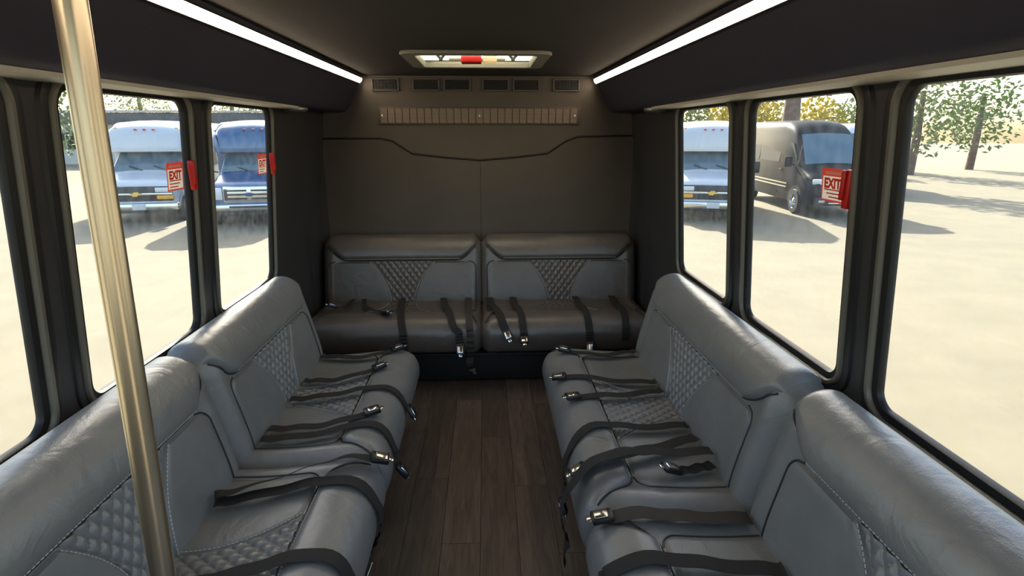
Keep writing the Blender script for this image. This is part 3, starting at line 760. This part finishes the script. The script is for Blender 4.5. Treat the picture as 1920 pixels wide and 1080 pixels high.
def bus(name, loc, rz, paint, style, label, cat='bus', group='vehicles parked in the lot', length=6.6):
    e = empty(name, loc, rz, label, cat, group)
    st = [(.06, .84, .42, .98, .06, .02, .03), (.14, .93, .36, 1.05, .09, .03, .03), (.45, 1.0, .34, 1.14, .12, .05, .04), (.90, 1.01, .34, 1.25, .12, .06, .04), (1.02, 1.01, .34, 1.30, .12, .08, .05),
          (1.62, 1.01, .34, 1.84, .12, .17, .05), (1.75, 1.01, .34, 1.90, .12, .17, .04), (2.3, 1.01, .34, 1.92, .12, .17, .04)]
    loft('cab', st, paint, e)
    slope_patch('windscreen', st, 1.04, 1.58, .84, .76, 'car_glass', e)
    # wipers
    for x in (-.45, .15): tube('wiper', [(x+.35, .99, 1.31), (x, 1.12, 1.425)], .012, 'black_plastic', e, 5)
    for s in (-1, 1):
        side_patch('door_window', st, s, [(1.38, 1.28), (1.72, 1.72), (2.15, 1.72), (2.15, 1.28)], 'side_glass', e)
        side_patch('door_seam', st, s, [(1.18, .5), (1.20, .5), (1.20, 1.25), (1.18, 1.25)], 'grille_dark', e, .004)
        mirror(e, s, 1.03, 1.18, 1.38)
        side_patch('wheel_arch', st, s, [(.60+.47*math.cos(R(a)), .36+.47*math.sin(R(a))) for a in range(-5, 186, 12)], 'grille_dark', e, .004)
        wheel(e, s*.90, .60, s=s); wheel(e, s*.98, length-1.5, s=s)
    sc = [(1.22, .86, 1.80, 1.96, .05, .02, .02), (1.26, .93, 1.78, 2.20, .14, .06, .04), (1.36, 1.0, 1.78, 2.40, .18, .08, .05), (1.6, 1.09, 1.78, 2.52, .22, .10, .06), (2.1, 1.17, 1.78, 2.60, .24, .10, .06), (2.35, 1.19, 1.78, 2.62, .24, .08, .06)]
    cap = loft('roof_cap', sc, paint, e)
    sb = [(2.2, 1.19, .38, 2.60, .24, .06, .06), (2.3, 1.21, .36, 2.64, .24, .06, .06), (length, 1.21, .36, 2.64, .24, .06, .06), (length+.08, 1.17, .40, 2.58, .24, .06, .06)]
    loft('coach_body', sb, paint, e)
    for s in (-1, 1):
        y = 2.75
        while y+.7 < length-.1:
            side_patch('side_window', sb, s, [(y, 1.35), (y+.68, 1.35), (y+.68, 2.15), (y, 2.15)], 'side_glass', e); y += .80
    for x in (-.22, 0, .22, -.75, .75): box('clearance_light', (x, 1.34 if abs(x) < .5 else 1.52, 2.385 if abs(x) < .5 else 2.42), (.07, .08, .035), 'lamp_red' if abs(x) < .5 else 'amber', e, .01)
    # front end
    if style == 'bar':       # upright chrome grille with three wide slots, oval badge
        box('grille_surround', (0, .055, .80), (1.20, .07, .40), 'car_chrome', e, .02)
        for k_, z in enumerate((.90, .80, .70)):
            for s in (-1, 1): box('grille_slot', (s*.28, .015, z), (.46, .02, .045), 'grille_dark', e, .004)
        for s in (-1, 1):
            box('grille_vent', (s*.545, .016, .80), (.07, .02, .28), 'grille_dark', e, .004)
            box('headlamp', (s*.76, .075, .82), (.27, .09, .30), 'lamp_glass', e, .03)
            box('turn_signal', (s*.905, .12, .82), (.07, .10, .28), 'amber', e, .02)
        bm = bmesh.new(); bmesh.ops.create_uvsphere(bm, u_segments=20, v_segments=8, radius=1); bmesh.ops.scale(bm, vec=(.115, .012, .047), verts=bm.verts); bmesh.ops.translate(bm, vec=(0, .008, .80), verts=bm.verts)
        bmobj('oval_emblem', bm, 'emblem_blue', e, True)
        box('bumper', (0, .04, .48), (1.98, .20, .17), 'car_chrome', e, .04)
        box('bumper_slot', (0, -.062, .50), (.95, .012, .055), 'grille_dark', e, .003)
    else:                    # dark grille with a chrome cross bar, gold bow-tie, lamps over amber signals
        box('grille', (0, .06, .76), (1.70, .07, .38), 'grille_dark', e, .02)
        box('grille_bar', (0, .018, .755), (1.72, .03, .055), 'car_chrome', e, .008)
        bt = [(-.13, -.025), (-.06, -.025), (-.06, -.055), (.06, -.055), (.06, -.025), (.13, -.025), (.13, .025), (.06, .025), (.06, .055), (-.06, .055), (-.06, .025), (-.13, .025)]
        prism('bow_tie_emblem', [(a+.02*b/.05, b+.755) for a, b in bt], 1, -.016, .01, 'emblem_gold', e)
        for s in (-1, 1):
            box('headlamp', (s*.66, .03, .86), (.40, .06, .12), 'lamp_glass', e, .015)
            box('turn_signal', (s*.68, .03, .665), (.40, .06, .10), 'amber', e, .015)
        box('bumper', (0, .04, .43), (1.96, .20, .19), 'bumper_grey' if paint != 'white_paint' else 'car_chrome', e, .04)
        box('licence_plate', (.05, -.064, .43), (.32, .012, .15), 'plate_white', e, .004)
    box('air_dam', (0, .14, .34), (1.80, .14, .16), 'grille_dark', e, .02)
    return e
def van(name, loc, rz, paint, label, stripes=True):
    e = empty(name, loc, rz, label, 'van', 'vehicles parked in the lot'); L_ = 6.2
    st = [(.02, .74, .42, .78, .08, .02, .03), (.08, .84, .36, .98, .10, .03, .04), (.22, .93, .34, 1.12, .12, .04, .05), (.55, .985, .33, 1.24, .14, .06, .06), (.92, .995, .33, 1.36, .14, .09, .06), (1.25, 1.0, .33, 1.72, .16, .14, .06),
          (1.72, 1.0, .33, 2.24, .20, .16, .06), (1.95, 1.0, .33, 2.45, .24, .16, .06), (2.25, 1.0, .33, 2.60, .26, .15, .06), (2.7, 1.0, .33, 2.68, .26, .14, .05), (L_, 1.0, .33, 2.70, .26, .14, .05), (L_+.1, .95, .38, 2.62, .24, .14, .05)]
    loft('body', st, paint, e)
    slope_patch('windscreen', st, 1.0, 1.76, .80, .70, 'car_glass', e)
    box('grille', (0, .03, .82), (.98, .07, .24), 'grille_dark', e, .02)
    for z in (.75, .82, .89): box('grille_bar', (0, -.008, z), (.94, .02, .016), 'car_chrome', e, .004)
    bm = bmesh.new(); bmesh.ops.create_cone(bm, cap_ends=True, segments=20, radius1=.075, radius2=.075, depth=.02, matrix=Matrix.Translation((0, -.02, .83)) @ Matrix.Rotation(R(90), 4, 'X')); bmobj('round_emblem', bm, 'car_chrome', e)
    box('bumper', (0, .02, .47), (1.74, .16, .24), 'grille_dark', e, .05)
    box('bumper_trim', (0, -.063, .42), (1.0, .01, .03), 'car_chrome', e, .003)
    for s in (-1, 1):
        box('headlamp', (s*.70, .17, .98), (.36, .20, .15), 'lamp_glass', e, .04, rot=Matrix.Rotation(s*R(24), 3, 'Z'))
        box('fog_lamp', (s*.68, .00, .47), (.20, .12, .10), 'lamp_glass', e, .02)
        side_patch('door_window', st, s, [(1.32, 1.42), (1.42, 1.62), (1.78, 2.0), (2.28, 2.0), (2.28, 1.42)], 'side_glass', e)
        side_patch('side_window', st, s, [(2.45, 1.42), (2.45, 2.05), (4.1, 2.05), (4.1, 1.42)], 'side_glass', e)
        side_patch('side_window', st, s, [(4.25, 1.42), (4.25, 2.05), (5.9, 2.05), (5.9, 1.42)], 'side_glass', e)
        for y in (1.22, 2.36): side_patch('door_seam', st, s, [(y, .5), (y+.015, .5), (y+.015, 1.95), (y, 1.95)], 'grille_dark', e, .003)
        side_patch('door_handle', st, s, [(2.12, 1.20), (2.30, 1.20), (2.30, 1.24), (2.12, 1.24)], 'grille_dark', e, .03)
        if stripes:
            for z in (.70, .80): side_patch('side_stripe', st, s, [(1.65, z), (L_-.6, z), (L_-.6, z+.035), (1.65, z+.035)], 'stripe_gold', e, .010)
        mirror(e, s, 1.0, 1.32, 1.48, paint, .30)
        for y in (.98, 4.9):
            side_patch('wheel_arch', st, s, [(y+.46*math.cos(R(a)), .36+.46*math.sin(R(a))) for a in range(-5, 186, 12)], 'grille_dark', e, .004)
            wheel(e, s*.90, y, .36, .25, s)
    return e
def far(x, Y): q = px(x, 248, 1, Y); return (q[0], Y, ZG)
def gp(x, y): q = px(x, y, 2, ZG); return (q[0], q[1], ZG)
bus('shuttle_bus', gp(264, 419), R(11), 'white_paint', 'bowtie', 'white shuttle bus standing beside the blue shuttle bus')
bus('shuttle_bus', gp(474, 424), R(10), 'blue_paint', 'bar', 'blue shuttle bus with chrome slotted grille parked next to a white bus')
bus('shuttle_bus', gp(1330, 415), R(-17), 'white_paint', 'bowtie', 'white shuttle bus with amber signals parked beside the dark van', length=5.0)
vr = R(-7); P = gp(1488, 400); wxl, wyl = -.95, .98      # the wheel that shows stands here
van('passenger_van', (P[0]-(wxl*math.cos(vr)-wyl*math.sin(vr)), P[1]-(wxl*math.sin(vr)+wyl*math.cos(vr)), ZG), vr, 'dark_paint', 'dark grey high-roof passenger van with two pale side stripes')
van('passenger_van', far(1650, 20.5), R(-22), 'white_paint', 'white high-roof van parked beyond the dark grey van', False)

# trees, shrubs and a low building along the far side
def tree(name, loc, h, cr, leafm, label, trunk_r=.16, n=900, cat='tree'):
    e = empty(name, loc, 0, label, cat, 'greenery beyond the lot')
    if trunk_r: tube('trunk', [(0, 0, -.02), (.05, 0, h*.35), (0, .05, h*.75)], [trunk_r*1.2, trunk_r, trunk_r*.6], 'bark', e, 10)
    V, F = [], []; rnd = random.Random(hash((round(loc[0], 1), h)) & 0xffff)
    for _ in range(n):
        th, ph, rr = rnd.uniform(0, 2*math.pi), math.acos(rnd.uniform(-1, 1)), rnd.random()**.45
        c = Vector((cr[0]*rr*math.sin(ph)*math.cos(th), cr[0]*rr*math.sin(ph)*math.sin(th), h-cr[1]+cr[1]*rr*math.cos(ph)))
        a = Vector((rnd.uniform(-1, 1), rnd.uniform(-1, 1), rnd.uniform(-1, 1))).normalized(); b = a.cross(Vector((.3, .5, .8))).normalized(); s_ = rnd.uniform(.10, .22)
        k_ = len(V); V += [c-a*s_, c+b*s_*.5, c+a*s_, c-b*s_*.5]; F.append((k_, k_+1, k_+2, k_+3))
    mesh('foliage', V, F, leafm, e, False, 'stuff')
def far(x, Y): q = px(x, 248, 1, Y); return (q[0], Y, ZG)
tree('broadleaf_tree', far(1478, 30), 9.5, (2.0, 2.2), 'leaf_green', 'tall tree with thick brown trunk behind the dark van', .42)
for i, (x, Y, m_, lab) in enumerate(((1425, 34, 'leaf_yellow', 'yellow-flowering shrub behind the dark van left of the thick trunk'), (1533, 34, 'leaf_yellow', 'yellow-green shrub behind the dark van right of the thick trunk'),
                               (1596, 37, 'leaf_pale', 'pale green shrub behind the white van'), (1292, 34, 'leaf_pale', 'pale green shrub behind the white bus beside the dark van'), (1352, 37, 'leaf_yellow', 'yellowish shrub behind the white bus beside the dark van'))):
    tree('shrub', far(x, Y), 4.6, (1.45, 2.2), m_, lab, .08, 1100, 'shrub')
for x, Y, lab in ((270, 57, 'pale tree rising over the low building behind the white bus'), (440, 58, 'pale tree rising over the low building behind the blue bus'), (1400, 44, 'tree in the hedge line beyond the vans')):
    tree('broadleaf_tree', far(x, Y), 7.5, (3.6, 3.0), 'leaf_pale', lab, .25, 1500)
bl = empty('low_building', (far(330, 44)[0], 44, ZG), 0, 'long low building with dark roof band behind the parked buses', 'building')
box('wall', (0, 2.5, 1.45), (46, 5, 2.9), 'stucco', bl)
box('roof_band', (0, 2.4, 3.3), (47, 5.6, .8), 'roof_dark', bl, .05)
box('parapet', (0, -.38, 3.78), (47.2, .25, .14), 'stucco', bl)
for k_ in range(11):
    f = box('window', (-20+4*k_, -.02, 1.7), (2.2, .06, 1.2), 'side_glass', bl, .01)
    box('mullion', (-20+4*k_, -.07, 1.7), (.06, .05, 1.2), 'stucco', f)

# more greenery closing the lot on both sides
SIDE = [(24, 31, 'leaf_pale'), (31, 35, 'leaf_green'), (36, 28, 'leaf_yellow'), (-24, 33, 'leaf_green'), (-31, 36, 'leaf_pale'), (-33, 26, 'leaf_yellow')]
for x, y, lm in SIDE:
    tree('broadleaf_tree', (x, y, ZG), 6.0, (2.3, 2.6), lm, '%s tree at the lot edge seen through the windows %s the steel pole' % ({'leaf_pale': 'pale-leaved', 'leaf_green': 'dark-leaved', 'leaf_yellow': 'yellow-leaved'}[lm], 'beside' if x < 0 else 'opposite'), .2, 900)
